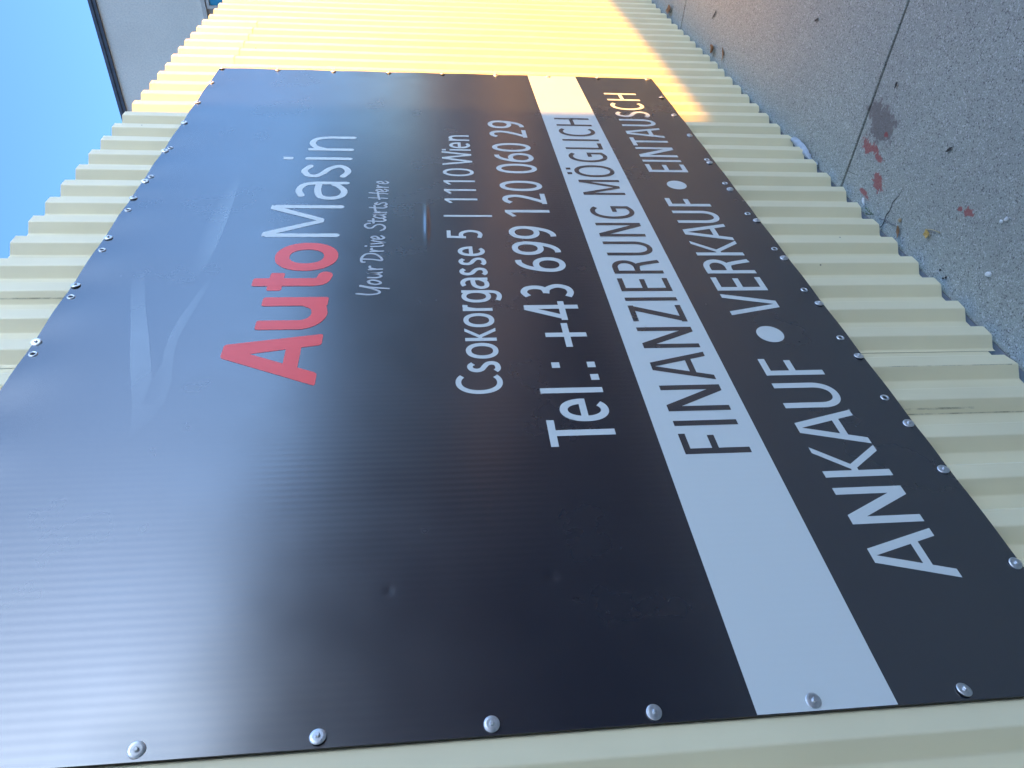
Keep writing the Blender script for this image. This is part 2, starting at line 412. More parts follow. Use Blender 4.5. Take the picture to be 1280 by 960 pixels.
# ---- lettering: every glyph is drawn from strokes inside its own box
class Pen:
    def __init__(s, y): s.mb = MB(); s.k = 0; s.y = y
    def poly(s, pts):
        if sum(a[0]*b[1]-b[0]*a[1] for a, b in zip(pts, pts[1:] + pts[:1])) < 0: pts = pts[::-1]
        y = s.y - .00003 * (s.k % 9); s.k += 1
        s.mb.add([(x, y, z) for x, z in pts], [tuple(range(len(pts)))])
    def stroke(s, pts, t, cap='b', w=None):
        """constant-width stroke along a centre line; horizontal parts are a little thinner"""
        P2 = [Vector(p) for p in pts]
        Q = [P2[0]]
        for p in P2[1:]:
            if (p - Q[-1]).length > 1e-6: Q.append(p)
        n = len(Q); L = []; Rr = []
        closed = (Q[0] - Q[-1]).length < 1e-4
        if closed: Q = Q[:-1]; n -= 1
        for i in range(n):
            a = Q[(i-1) % n] if (closed or i) else None; c = Q[(i+1) % n] if (closed or i < n-1) else None
            d1 = (Q[i]-a).normalized() if a is not None else None; d2 = (c-Q[i]).normalized() if c is not None else None
            if d1 is None: d1 = d2
            if d2 is None: d2 = d1
            n1 = Vector((-d1.y, d1.x)); n2 = Vector((-d2.y, d2.x)); mm = (n1+n2)
            mm = mm.normalized() if mm.length > 1e-6 else n1
            k = 1 / max(.45, mm.dot(n1)); h = t/2*k
            L.append(Q[i]+mm*h); Rr.append(Q[i]-mm*h)
        y = s.y - .00003 * (s.k % 9); s.k += 1
        vs = []
        for l, r in zip(L, Rr): vs += [(l.x, y, l.y), (r.x, y, r.y)]
        rng = range(n if closed else n-1)
        s.mb.add(vs, [(2*i, 2*i+1, 2*((i+1) % n)+1, 2*((i+1) % n)) for i in rng])
        if cap == 'r' and not closed:
            s.dot(Q[0].x, Q[0].y, t/2, t/2); s.dot(Q[-1].x, Q[-1].y, t/2, t/2)
    def dot(s, x, z, rx, rz, n=20):
        s.poly([(x + rx*math.cos(2*math.pi*i/n), z + rz*math.sin(2*math.pi*i/n)) for i in range(n)])
    def rrect(s, x0, z0, x1, z1, r):
        p = []
        for cx, cz, a0 in ((x1-r, z1-r, 0), (x0+r, z1-r, 90), (x0+r, z0+r, 180), (x1-r, z0+r, 270)):
            for k in range(5):
                a = R(a0 + 22.5*k); p.append((cx + r*math.cos(a), cz + r*math.sin(a)))
        s.poly(p)
def arc(cx, cy, rx, ry, a0, a1, n=22, e=2.0):
    out = []
    for i in range(n + 1):
        a = R(a0 + (a1 - a0) * i / n); c, s_ = math.cos(a), math.sin(a)
        out.append((cx + rx*math.copysign(abs(c)**(2/e), c), cy + ry*math.copysign(abs(s_)**(2/e), s_)))
    return out
def glyph(pen, ch, x0, x1, z0, H, t, XH=None, cap='b'):
    """ch in the box x0..x1, baseline z0, height H (caps and digits) or XH (small letters)"""
    W = x1 - x0
    small = ch in 'acegiknorsu'
    h = XH if (small and XH) else H
    th = t * .92
    X = lambda u: x0 + t/2 + u * (W - t)
    Z = lambda v: z0 + th/2 + v * (h - th)
    XY = lambda pts: [(X(u), Z(v)) for u, v in pts]
    box = lambda a, b, c, d: pen.poly([(a, b), (c, b), (c, d), (a, d)])
    top = z0 + h
    def stem(u, za=None, zc=None): box(X(u)-t/2, z0 if za is None else za, X(u)+t/2, top if zc is None else zc)
    def bar(xa, xb, zc, k=1): box(xa, zc-th/2*k, xb, zc+th/2*k)
    def diag(xb, xt, zb, zt, tw): pen.poly([(xb-tw/2, zb), (xb+tw/2, zb), (xt+tw/2, zt), (xt-tw/2, zt)])
    def dw(xb, xt, hh): return t * math.hypot(hh, xt - xb) / hh           # horizontal width of a slanted stem
    S = lambda pts, c=cap, n=8: pen.stroke(catmull(XY(pts), n), t, c)
    A_ = lambda pts, c=cap: pen.stroke(XY(pts), t, c)
    if ch in 'FEL':
        stem(0)
        if ch != 'L': bar(X(0), x1, top-th/2); bar(X(0), x0 + W*(.90 if ch == 'F' else .92), z0+h*.515)
        if ch != 'F': bar(X(0), x1, z0+th/2)
    elif ch == 'I' or ch == 'l' or ch == '|': box(x0, z0, x1, top)
    elif ch == 'H': stem(0); stem(1); bar(X(0), X(1), z0+h*.53)
    elif ch == 'T': bar(x0, x1, top-th/2); stem(.5)
    elif ch == 'N':
        stem(0); stem(1); tw = t*1.28
        diag(x1-tw/2, x0+tw/2, z0, top, tw)
    elif ch == 'M':
        tw = t*1.02; stem(0); stem(1)
        diag((x0+x1)/2, x0+tw/2+.002, z0+h*.06, top, tw); diag((x0+x1)/2, x1-tw/2-.002, z0+h*.06, top, tw)
    elif ch == 'A':
        tw = dw(x0, (x0+x1)/2, h)*.98; ap = t*.36
        diag(x0+tw/2, (x0+x1)/2-ap, z0, top, tw); diag(x1-tw/2, (x0+x1)/2+ap, z0, top, tw)
        f_ = .33; dx = (W/2)*f_*.86; bar(x0+dx, x1-dx, z0+h*f_)
    elif ch == 'V':
        tw = dw(x0, (x0+x1)/2, h)*.98; ap = t*.36
        diag((x0+x1)/2-ap, x0+tw/2, z0, top, tw); diag((x0+x1)/2+ap, x1-tw/2, z0, top, tw)
    elif ch == 'W':
        q = W/4; tw = t*1.06
        for xb, xt in ((x0+q, x0+tw/2), (x0+q, x0+2*q), (x0+3*q, x0+2*q), (x0+3*q, x1-tw/2)): diag(xb, xt, z0, top, tw)
    elif ch == 'Z':
        bar(x0+t*.2, x1, top-th/2); bar(x0, x1, z0+th/2); tw = t*1.35
        diag(x0+tw/2+t*.05, x1-tw/2-t*.05, z0+th*.5, top-th*.5, tw)
    elif ch == 'K' or ch == 'k':
        hh = XH if ch == 'k' else h
        stem(0); tw = dw(X(0), x1, hh)*.86; m_ = z0 + hh*.5
        xa = x0 + t + W*.02
        diag(xa-.0005, x1-tw*.55, m_-hh*.04, z0+hh, tw)
        diag(x1-tw/2, xa+tw*.2, z0, m_+hh*.06, tw)
    elif ch == 'R':
        stem(0); pen.stroke(XY([(0, 1), (.42, 1)] + [(.42 + q[0], q[1]) for q in arc(0, .755, .52, .245, 88, -88, 16)] + [(.42, .51), (0, .51)]), t)
        S([(.40, .50), (.62, .47), (.74, .36), (.86, .16), (.97, -.055)], 'b')
    elif ch == 'U': pen.stroke([(X(0), top)] + XY([(0, .36)] + arc(.5, .36, .5, .36, 180, 360, 22, 2.2)[1:-1] + [(1, .36)]) + [(X(1), top)], t)
    elif ch == 'C': A_(arc(.64, .5, .64, .5, 52, 308, 30, 2.15), 'b')
    elif ch == 'G':
        A_(arc(.60, .5, .60, .5, 50, 282, 30, 2.15) + [(.86, .04), (1, .085), (1, .46)], 'b'); bar(X(.56), X(1)+t/2, Z(.44))
    elif ch in 'oO0Ö': A_(arc(.5, .5, .5, .5, 0, 360, 40, 2.12 if ch == 'O' else 2.2))
    elif ch in 'Ss': S([(.90, .89), (.74, .965), (.50, 1.0), (.22, .94), (.06, .76), (.20, .60), (.50, .505), (.82, .40), (.96, .24), (.82, .06), (.46, 0), (.20, .03), (.0, .11)] if ch == 'S' else
                       [(.90, .88), (.70, .98), (.45, 1.0), (.17, .92), (.07, .74), (.22, .58), (.52, .49), (.84, .38), (.97, .23), (.84, .06), (.45, 0), (.18, .02), (.0, .10)], 'b')
    elif ch == 'e':
        A_(arc(.5, .5, .5, .5, 0, 312, 34, 2.15), 'b'); bar(x0+t*.5, x1-t*.02, Z(.52), .95)
    elif ch == 'a':
        A_([(1, -.05), (1, .62)] + arc(.52, .66, .48, .34, 0, 128, 14, 2.1)[1:], 'b')
        S([(1, .57), (.62, .57), (.22, .50), (0, .28), (.12, .05), (.42, 0), (.74, .07), (1, .30)], 'b')
    elif ch == 'g':
        A_(arc(.5, .5, .5, .5, 0, 360, 36, 2.2)); pen.stroke(catmull(XY([(1, -.05), (.93, -.30), (.72, -.42), (.42, -.44), (.08, -.36)]), 8), t)
        box(X(1)-t/2, Z(-.06), X(1)+t/2, top)
    elif ch == 'r': stem(0); S([(0, .55), (.22, .86), (.55, .99), (1, .98)], 'b')
    elif ch == 'n': stem(0); pen.stroke(catmull(XY([(0, .62), (.20, .90), (.55, 1.0), (.86, .92), (1, .66)]), 8) + [(X(1), z0)], t)
    elif ch == 'i': box(x0, z0, x1, top); box(x0, z0+h*1.18, x1, z0+h*1.18+t*1.1)
    elif ch == '.': box(x0, z0, x1, z0+W*.92)
    elif ch == ':': box(x0, z0, x1, z0+W*.92); box(x0, z0+h*.73-W*.92, x1, z0+h*.73)
    elif ch == '+': bar(x0, x1, z0+h*.345); box((x0+x1)/2-t/2, z0-.001, (x0+x1)/2+t/2, z0+h*.72)
    elif ch == '1': box(x1-t, z0, x1, top); pen.poly([(x0, top-h*.15), (x0+W*.10, top-h*.24), (x1-t*.9, top-h*.115), (x1-t*.2, top), (x1-t*.95, top)])
    elif ch == '2':
        S([(.02, .86), (.22, .965), (.46, 1.0), (.74, .94), (.86, .74), (.78, .54), (.52, .30), (.12, .02)], 'b'); bar(x0+t*.1, x1, z0+th/2)
    elif ch == '3':
        S([(.04, .92), (.40, 1.0), (.74, .93), (.86, .76), (.74, .58), (.34, .52)], 'b')
        S([(.30, .53), (.72, .48), (.98, .27), (.80, .06), (.40, 0), (.0, .07)], 'b')
    elif ch == '4':
        box(x1-W*.20-t, z0, x1-W*.20, top); bar(x0, x1, z0+h*.305); tw = t*1.1
        diag(x0+tw*.55, x1-W*.20-tw*.6, z0+h*.27, top, tw)
    elif ch == '5':
        bar(x0+W*.14, x1-W*.06, top-th/2); pen.poly([(x0+W*.05, z0+h*.47), (x0+W*.05+t, z0+h*.47), (x0+W*.12+t, top), (x0+W*.12, top)])
        S([(.06, .56), (.36, .62), (.76, .56), (.98, .33), (.84, .08), (.46, 0), (.0, .05)], 'b')
    elif ch in '69':
        a = arc(.5, .30, .5, .30, 0, 360, 36, 2.15); b_ = [(.90, .985), (.60, .96), (.30, .82), (.08, .56), (.0, .30)]
        if ch == '9': a = [(1-u, 1-v) for u, v in a]; b_ = [(1-u, 1-v) for u, v in b_]
        A_(a); S(b_, 'b')
    if ch == 'Ö':
        for u in (.27, .73): box(X(u)-t*.52, top+h*.085, X(u)+t*.52, top+h*.085+t*1.02)
def letter(pen, mat, label=None):
    o = pen.mb.build('letter', mat, sign); pen.mb = MB(); return tag(o, label)
def text(glyphs, z0, H, t, XH=None, y=-.00055, mat=None, label=None):
    for ch, a, b_ in glyphs:
        pen = Pen(YF + y)
        if ch == '•': pen.dot((a+b_)/2, z0 + H*.505, (b_-a)/2, (b_-a)/2, 36)
        elif ch == '|': glyph(pen, ch, a, b_, z0 - .0425, .166, t)
        else: glyph(pen, ch, a, b_, z0, H, t, XH)
        letter(pen, mat, label)
text([('F',.597,.664),('I',.691,.7085),('N',.743,.840),('A',.860,.977),('N',.997,1.093),('Z',1.119,1.203),('I',1.227,1.2445),('E',1.279,1.352),
      ('R',1.379,1.464),('U',1.491,1.582),('N',1.616,1.713),('G',1.743,1.840),('M',1.932,2.061),('Ö',2.086,2.197),('G',2.227,2.324),
      ('L',2.358,2.423),('I',2.448,2.4655),('C',2.498,2.587),('H',2.618,2.714)], .4430, .157, .0178, y=-.0009, mat=M_black, label='black letter on the white stripe')
text([('A',.238,.361),('N',.379,.480),('K',.511,.608),('A',.613,.732),('U',.743,.839),('F',.871,.941),('•',1.015,1.092),('V',1.148,1.260),
      ('E',1.279,1.355),('R',1.378,1.468),('K',1.490,1.587),('A',1.591,1.708),('U',1.715,1.808),('F',1.843,1.909),('•',1.985,2.061),
      ('E',2.141,2.215),('I',2.240,2.259),('N',2.289,2.390),('T',2.409,2.498),('A',2.496,2.611),('U',2.630,2.716),('S',2.739,2.820),
      ('C',2.835,2.930),('H',2.963,3.068)], .1425, .160, .0195, mat=M_white)
text([('T',.634,.723),('e',.716,.798),('l',.820,.840),('.',.869,.892),(':',.920,.943),('+',1.009,1.119),('4',1.134,1.229),('3',1.244,1.323),
      ('6',1.392,1.481),('9',1.495,1.583),('9',1.600,1.689),('1',1.757,1.808),('2',1.853,1.938),('0',1.959,2.048),('0',2.114,2.204),
      ('6',2.219,2.309),('0',2.323,2.412),('2',2.473,2.559),('9',2.577,2.668)], .7465, .157, .0195, XH=.1185, mat=M_white)
text([('C',.824,.897),('s',.906,.954),('o',.964,1.032),('k',1.041,1.100),('o',1.104,1.172),('r',1.183,1.221),('g',1.226,1.291),('a',1.298,1.361),
      ('s',1.372,1.420),('s',1.431,1.481),('e',1.489,1.550),('5',1.600,1.661),('|',1.7545,1.7675),('1',1.858,1.895),('1',1.934,1.971),('1',2.009,2.046),
      ('0',2.083,2.154),('W',2.185,2.319),('i',2.3265,2.3405),('e',2.350,2.413),('n',2.429,2.489)], .9935, .1165, .0142, XH=.0845, mat=M_white)
# the name in round-ended letters
def capsule(pen, a, b_, t): pen.stroke([a, b_], t, 'r')
ZB = 1.4535
pr = Pen(YF - .00055); T = .043
def tapered(pen, p, q, t): pen.stroke([p, q], t, 'r')
def rpoly(pen, pts, r=.007):
    out = []
    for i in range(len(pts)):
        p = Vector(pts[i]); a = Vector(pts[i-1]) - p; b_ = Vector(pts[(i+1) % len(pts)]) - p
        rr = min(r, a.length*.45, b_.length*.45); a.normalize(); b_.normalize()
        A, B = p + a*rr, p + b_*rr
        for k in range(5):
            t = k/4; out.append(tuple((1-t)**2*A + 2*t*(1-t)*p + t*t*B))
    pen.poly(out)
# A
rpoly(pr, [(.868, ZB-.002), (.918, ZB-.002), (1.032, ZB+.243), (.985, ZB+.243)], .009)
rpoly(pr, [(1.034, ZB-.002), (1.083, ZB-.002), (1.040, ZB+.243), (.986, ZB+.243)], .009)
pr.poly([(.925, ZB+.048), (1.055, ZB+.048), (1.050, ZB+.086), (.940, ZB+.086)])
letter(pr, M_red, 'red round-ended letter')
# u
pr.stroke([(1.126, ZB+.158), (1.126, ZB+.07)] + [(1.126+.056*(1-math.cos(R(a))), ZB+.070-.052*math.sin(R(a))) for a in range(10, 100, 10)] + [(1.215, ZB+.024), (1.238, ZB+.06)], T, 'r')
rpoly(pr, [(1.217, ZB), (1.2615, ZB), (1.2615, ZB+.180), (1.217, ZB+.180)], .009); rpoly(pr, [(1.1045, ZB+.05), (1.1475, ZB+.05), (1.1475, ZB+.180), (1.1045, ZB+.180)], .009)
letter(pr, M_red, 'red round-ended letter')
# t
rpoly(pr, [(1.320, ZB+.05), (1.363, ZB+.05), (1.363, ZB+.224), (1.320, ZB+.224)], .009); rpoly(pr, [(1.296, ZB+.138), (1.393, ZB+.138), (1.393, ZB+.179), (1.296, ZB+.179)], .009)
pr.stroke(catmull([(1.3415, ZB+.10), (1.3415, ZB+.055), (1.350, ZB+.030), (1.378, ZB+.021)], 6), T, 'r')
letter(pr, M_red, 'red round-ended letter')
# o
pr.stroke(arc(1.489, ZB+.0875, .063, .073, 0, 360, 40, 2.15), T)
letter(pr, M_red, 'red round-ended letter')
pm = Pen(YF - .00055); t2 = .0235
def vcap(x, z0, z1): pm.stroke([(x, z0+t2/2), (x, z1-t2/2)], t2, 'r')
pm.stroke([(1.623, ZB+.012), (1.623, ZB+.225)], t2, 'r'); pm.stroke([(1.824, ZB+.012), (1.824, ZB+.225)], t2, 'r')
rpoly(pm, [(1.612, ZB+.243), (1.643, ZB+.243), (1.737, ZB+.058), (1.712, ZB+.058)], .006)
rpoly(pm, [(1.806, ZB+.243), (1.836, ZB+.243), (1.737, ZB+.058), (1.712, ZB+.058)], .006)
def mcat(pts, n=8): pm.stroke(catmull(pts, n), t2, 'r')
letter(pm, M_white)
# a
mcat([(2.014, ZB+.008), (2.012, ZB+.06), (2.012, ZB+.115), (1.997, ZB+.153), (1.955, ZB+.168), (1.912, ZB+.155)])
mcat([(2.012, ZB+.103), (1.955, ZB+.103), (1.905, ZB+.090), (1.890, ZB+.055), (1.905, ZB+.020), (1.945, ZB+.010), (1.985, ZB+.030), (2.012, ZB+.058)])
letter(pm, M_white)
# s
mcat([(2.160, ZB+.150), (2.118, ZB+.167), (2.080, ZB+.150), (2.073, ZB+.122), (2.100, ZB+.098), (2.140, ZB+.076), (2.161, ZB+.045), (2.142, ZB+.018), (2.108, ZB+.009), (2.072, ZB+.024)])
letter(pm, M_white)
vcap(2.231, ZB, ZB+.178); pm.rrect(2.219, ZB+.222, 2.243, ZB+.260, .007)
letter(pm, M_white)
vcap(2.320, ZB, ZB+.178)
mcat([(2.320, ZB+.110), (2.345, ZB+.150), (2.385, ZB+.167), (2.425, ZB+.152), (2.441, ZB+.110), (2.443, ZB+.06), (2.443, ZB+.010)])
letter(pm, M_white)
# handwritten slogan
ps = Pen(YF - .00055); ts = .0078; SB = 1.3115
def hw(x, pts, n=7): ps.stroke(catmull([(x + a, SB + b_) for a, b_ in pts], n), ts, 'r')
def lo(x, w=.024): hw(x, [(w*.75,.036),(w*.35,.034),(0,.016),(w*.25,.001),(w*.7,.006),(w,.024),(w*.75,.037),(w*.55,.034)])
def le(x, w=.024): hw(x, [(0,.014),(w*.55,.020),(w*.85,.031),(w*.55,.040),(w*.12,.028),(w*.05,.010),(w*.45,0),(w,.010)])
def lr(x): hw(x, [(0,.038),(.003,.0)]); hw(x, [(.003,.018),(.010,.035),(.020,.036)])
def lu(x, w=.026): hw(x, [(0,.038),(.000,.012),(w*.35,.0),(w*.85,.016),(w,.038),(w,.008),(w*1.15,.0)])
def lt(x): hw(x, [(.008,.056),(.005,.012),(.014,.0),(.022,.006)]); hw(x, [(-.007,.038),(.024,.041)])
def la(x, w=.026): hw(x, [(w*.9,.035),(w*.45,.038),(0,.018),(w*.25,.001),(w*.75,.014),(w,.037),(w*.97,.010),(w*1.15,.001)])
def ls(x): hw(x, [(.020,.033),(.010,.039),(.004,.030),(.016,.018),(.018,.006),(.008,.0),(-.002,.006)])
def lv(x): hw(x, [(0,.038),(.007,.001),(.011,.002),(.021,.036),(.026,.034)])
def li(x): hw(x, [(.001,.038),(.003,.008),(.010,.001)]); ps.dot(x+.003, SB+.055, .0048, .0048)
hw(1.267, [(.010,.066),(.005,.030),(.010,.006),(.022,.003),(.040,.030),(.050,.058)]); hw(1.267, [(.053,.058),(.044,.030),(.036,-.024)])
lo(1.326); lu(1.364); lr(1.409)
hw(1.452, [(.020,.060),(.018,.030),(.012,.003),(.030,.006),(.052,.026),(.050,.052),(.026,.064),(.004,.062),(.002,.054)])
lr(1.518); li(1.549); lv(1.566); le(1.596)
hw(1.653, [(.052,.050),(.046,.063),(.030,.064),(.018,.052),(.022,.040),(.040,.030),(.044,.014),(.030,.001),(.012,.002),(.002,.012)])
lt(1.714); la(1.742); lr(1.781); lt(1.812); ls(1.838)
hw(1.885, [(.012,.062),(.006,.0)]); hw(1.885, [(.050,.063),(.042,.0)]); hw(1.885, [(-.002,.026),(.025,.031),(.056,.034)])
le(1.943); lr(1.978); le(2.010)
tag(ps.mb.build('slogan', M_slogan, sign), 'small grey white handwritten slogan under the name')
# car outline: soft grey sweeps that fade into the black print
def sweep(rows, y):
    """rows of (left point, right point, density left, density right)"""
    s = MB(); den = []
    for (a, b_, da, db) in rows:
        mid = ((a[0]+b_[0])/2, (a[1]+b_[1])/2)
        for p, d in ((a, da), (mid, (da+db)/2), (b_, db)): s.v.append((p[0], YF + y, p[1])); den.append(d)
    for i in range(len(rows)-1):
        for j in (0, 1): s.f.append((3*i+j, 3*i+j+1, 3*i+j+4, 3*i+j+3)); s.mi.append(0)
    o = s.build('car_outline', M_outline, sign)
    at = o.data.attributes.new('print_density', 'FLOAT', 'POINT'); at.data.foreach_set('value', den)
    return o
sweep([((.683,1.835),(.698,1.826),.0,.0),((.742,1.839),(.77,1.797),.22,.12),((.815,1.858),(.835,1.787),.45,.25),((.898,1.884),(.905,1.838),.75,.5),((.961,1.905),(.961,1.855),.9,.8),((1.094,1.941),(1.095,1.897),1.,1.),
       ((1.205,1.973),(1.204,1.934),.75,.8),((1.305,2.002),(1.326,1.969),.35,.45),((1.42,2.025),(1.43,2.000),.1,.12),((1.52,2.024),(1.52,2.008),.0,.0)], -.00012)
sweep([((.815,1.835),(.812,1.787),.1,.3),((.891,1.838),(.891,1.790),.1,.4),((.973,1.831),(.941,1.800),.35,.45),((1.02,1.839),(1.006,1.812),.6,.5),((1.087,1.842),(1.072,1.817),.75,.55),((1.166,1.837),(1.158,1.811),.7,.5),
       ((1.282,1.818),(1.282,1.799),.5,.35),((1.336,1.808),(1.336,1.795),.2,.15),((1.40,1.797),(1.40,1.791),.0,.0)], -.00016)
sweep([((1.34,1.866),(1.34,1.838),.0,.0),((1.436,1.872),(1.436,1.825),.0,.35),((1.568,1.878),(1.568,1.820),.05,.85),((1.727,1.882),(1.727,1.822),.08,1.),((1.85,1.880),(1.85,1.827),.05,.9),((1.97,1.872),(1.97,1.834),.0,.6),((2.137,1.862),(2.137,1.843),.0,.0)], -.00012)

# ---- screws with sealing washers, and empty eyelets
wm = MB()
wm.lathe([(.0001, -.0030), (.0040, -.0031), (.0085, -.0030), (.0118, -.0022), (.0130, -.0012), (.0130, 0)], 24)
hm = MB(); hm.lathe([(.0001, -.0072), (.0026, -.0072), (.0034, -.0066), (.0042, -.0054), (.0044, -.0030)], 6)
rm = MB(); rm.lathe([(.0123, 0.0), (.0123, .0022)], 24)
def ring(): 
    e = MB(); e.lathe([(.0055, .0008), (.0058, -.0010), (.0075, -.0022), (.0098, -.0018), (.0110, 0.)], 22); return e
W0 = None; E0 = None
def put_screw(x, z):
    global W0
    y = YF - .0016 - lift(x, z) * .3
    if W0 is None:
        w = wm.build('screw', M_zinc, sign); h_ = hm.build('screw_head', M_zinc, w); r_ = rm.build('rubber_seal', M_rubber, w)
        W0 = (w, h_, r_); trio = W0
    else:
        trio = tuple(o.copy() for o in W0)
        for o in trio: col.objects.link(o)
        trio[0].parent = sign; trio[1].parent = trio[0]; trio[2].parent = trio[0]
    trio[0].location = (x, y, z); trio[0].rotation_euler = (random.uniform(-.14, .14), random.uniform(0, 6), random.uniform(-.14, .14))
def put_eyelet(x, z):
    global E0
    if E0 is None:
        e = ring().build('eyelet', M_zinc, sign, smooth=True)
        hb = MB(); hb.poly = None; hb.add([(.0058*math.cos(R(a)), -.0004, .0058*math.sin(R(a))) for a in range(0, 360, 20)], [tuple(range(18))]); h_ = hb.build('eyelet_hole', M_hole, e)
        E0 = (e, h_); duo = E0
    else:
        duo = tuple(o.copy() for o in E0)
        for o in duo: col.objects.link(o)
        duo[0].parent = sign; duo[1].parent = duo[0]
    duo[0].location = (x, YF - .0006 - lift(x, z), z)
jz = random.Random(5)
for x in TOPS: put_screw(x, SH - .009 + jz.uniform(-.003, .003))
for x in TOPE: put_eyelet(x, SH - .017 + jz.uniform(-.002, .002))
for x in BOTS: put_screw(x, .014 + (.012 if x > 1.9 else 0) + jz.uniform(-.002, .002))
for x in BOTE: put_eyelet(x, .026 + jz.uniform(-.002, .002))
for z in NEARS[1:]: put_screw(.017, z)
for z in FARS: put_screw(SW - .012, z)

# ------------------------------------------------------------------ building beyond the end of the fence
BX = 9.0
bld = empty('commercial_building', (BX, 0, 0))
tag(bld, 'flat-roofed grey rendered building rising behind the far end of the fence', 'building')
def part(name, a, b_, mat, parent): s = MB(); s.box(a, b_); return s.build(name, mat, parent)
ZR = 5.19; ZL = 4.035
part('wall', (0, -.9, ZL), (9, 14, ZR - .07), M_stucco, bld)
part('coping', (-.03, -.93, ZR - .07), (9.03, 14.03, ZR - .036), M_coping, bld)
part('coping', (-.045, -.945, ZR - .034), (9.045, 14.05, ZR), M_coping, bld)
part('string_course', (-.03, -.93, ZL - .045), (9, 14.03, ZL - .002), M_beige, bld)
part('wall', (.02, -.9, 0), (9, 14, ZL - .047), M_stone, bld)
for y0 in (.90 - 1.3,):
    z0, z1 = 2.4, 3.955
    w = MB()
    for a, b_ in (((-.02, y0-.03, z0-.06), (.03, y0, z1+.025)), ((-.02, y0+1.3, z0-.06), (.03, y0+1.33, z1+.025)), ((-.02, y0, z1-.005), (.03, y0+1.3, z1+.025)), ((-.03, y0, z0-.06), (.03, y0+1.3, z0))): w.box(a, b_)
    wo = w.build('window', M_beige, bld)
    part('pane', (.0, y0, z0), (.015, y0+1.3, z1-.01), M_glass, wo)

# ------------------------------------------------------------------ across the yard: what shades the fence and shows in the board's gloss
YO = -12.5
TE = math.tan(R(SUN_EL)) / math.cos(R(SUN_AZ)); TA = math.tan(R(SUN_AZ))
XC = 3.32 + YO * TA                       # its corner throws the upright edge of the shade
HB = 3.2 + abs(YO) * TE; HW = .355 + abs(YO) * TE
ob = empty('workshop_building', (XC, YO, 0))
tag(ob, 'low brown workshop across the yard whose shade covers the near part of the fence', 'building')
ob.rotation_euler = (0, 0, -R(SUN_AZ + 2))
part('wall', (-22, -9, 0), (0, 0, HB - .15), M_wallb, ob)
part('roof', (-22.2, -9.2, HB - .148), (.0, .0, HB), M_roof, ob)
for x0 in (-18, -14, -10, -6, -2.6):
    w = MB(); w.box((x0, .0, 1.2), (x0+1.6, .05, 2.6)); wo = w.build('window', M_beige, ob)
    part('pane', (x0+.08, .052, 1.28), (x0+1.52, .06, 2.52), M_glass, wo)
nb = empty('added_sky_blocker', (-4.6, 0, 0))  # out-of-view block added to cut near-end skylight and darken the rib flanks
tag(nb, 'unseen tall grey block added at the near end to keep skylight off the rib flanks', 'building')
part('wall', (-8, -11, 0), (0, 4, 8.0), M_stucco, nb); part('roof', (-8.2, -11.2, 8.002), (.2, 4.2, 8.25), M_roof, nb)
for y0 in (-9, -6, -3):
    w = MB(); w.box((0, y0, 1.2), (.05, y0 + 1.4, 2.7)); wo = w.build('window', M_beige, nb)
    part('pane', (.052, y0 + .08, 1.28), (.06, y0 + 1.32, 2.62), M_glass, wo)
gw = empty('garage_row', (XC + .004, YO, 0))
tag(gw, 'long flat-roofed garage row across the yard opposite the far part of the fence', 'building')
part('wall', (0, -5, 0), (8.4, 0, HW - .14), M_garden, gw)
part('roof', (0, -5.1, HW - .138), (8.5, .0, HW), M_roof, gw)
for x0 in (1.0, 4.4):
    d = MB(); d.box((x0, 0, .02), (x0 + 2.6, .04, 2.3))
    for k in range(1, 5): d.box((x0, .04, .02 + k*.46 - .012), (x0 + 2.6, .05, .02 + k*.46 + .012))
    d.build('garage_door', M_coping, gw)
hs = empty('house', (36, -26, 0)); hs.rotation_euler = (0, 0, R(20))
tag(hs, 'long brown house beyond the far end of the yard', 'building')
part('wall', (-16, -4, 0), (14, 4, 8.0), M_wallb, hs)
part('roof', (-16.2, -4.2, 8.002), (14.2, 4.2, 8.3), M_roof, hs)

# ------------------------------------------------------------------ litter on the paving
def leaf(name, x, y, L, Wd, rot, mat, label, curl=.3, cat='leaf', z=.004, group=None, seed=0):
    rr = random.Random(seed); s = MB(); nx, ny = 7, 5; vs = []
    for i in range(nx):
        u = i/(nx-1); w = Wd/2 * (math.sin(math.pi*min(.98, max(.04, u))**.8)) * (1 + rr.uniform(-.18, .18))
        for j in range(ny):
            v = j/(ny-1)*2-1
            vs.append(((u-.5)*L, v*w, abs(v)**1.5*w*curl + curl*L*.25*(2*u-1)**2 + rr.uniform(0, .0015)))
    s.add(vs, [(i*ny+j, (i+1)*ny+j, (i+1)*ny+j+1, i*ny+j+1) for i in range(nx-1) for j in range(ny-1)])
    o = s.build(name, mat, smooth=True); o.location = (x, y, z); o.rotation_euler = (rr.uniform(-.1, .1), rr.uniform(-.1, .1), rot)
    md = o.modifiers.new('thickness', 'SOLIDIFY'); md.thickness = .0006
    return tag(o, label, cat, group)
def stick(name, pts, r, mat, label=None, cat=None, parent=None, n=6):
    s = MB(); vs = []; 
    for i, p in enumerate(pts):
        d = (Vector(pts[min(i+1, len(pts)-1)]) - Vector(pts[max(i-1, 0)])).normalized()
        a = d.cross(Vector((0, 0, 1))); a = a.normalized() if a.length > 1e-5 else Vector((1, 0, 0)); b_ = d.cross(a)
        for k in range(n):
            t = 2*math.pi*k/n; q = Vector(p) + (a*math.cos(t) + b_*math.sin(t)) * (r if not isinstance(r, (list, tuple)) else r[i]); vs.append(tuple(q))
    m_ = len(pts)
    s.add(vs, [(i*n+k, i*n+(k+1) % n, (i+1)*n+(k+1) % n, (i+1)*n+k) for i in range(m_-1) for k in range(n)] + [tuple(range(n)), tuple(range((m_-1)*n, m_*n))])
    o = s.build(name, mat, parent, smooth=True)
    return tag(o, label, cat) if label else o
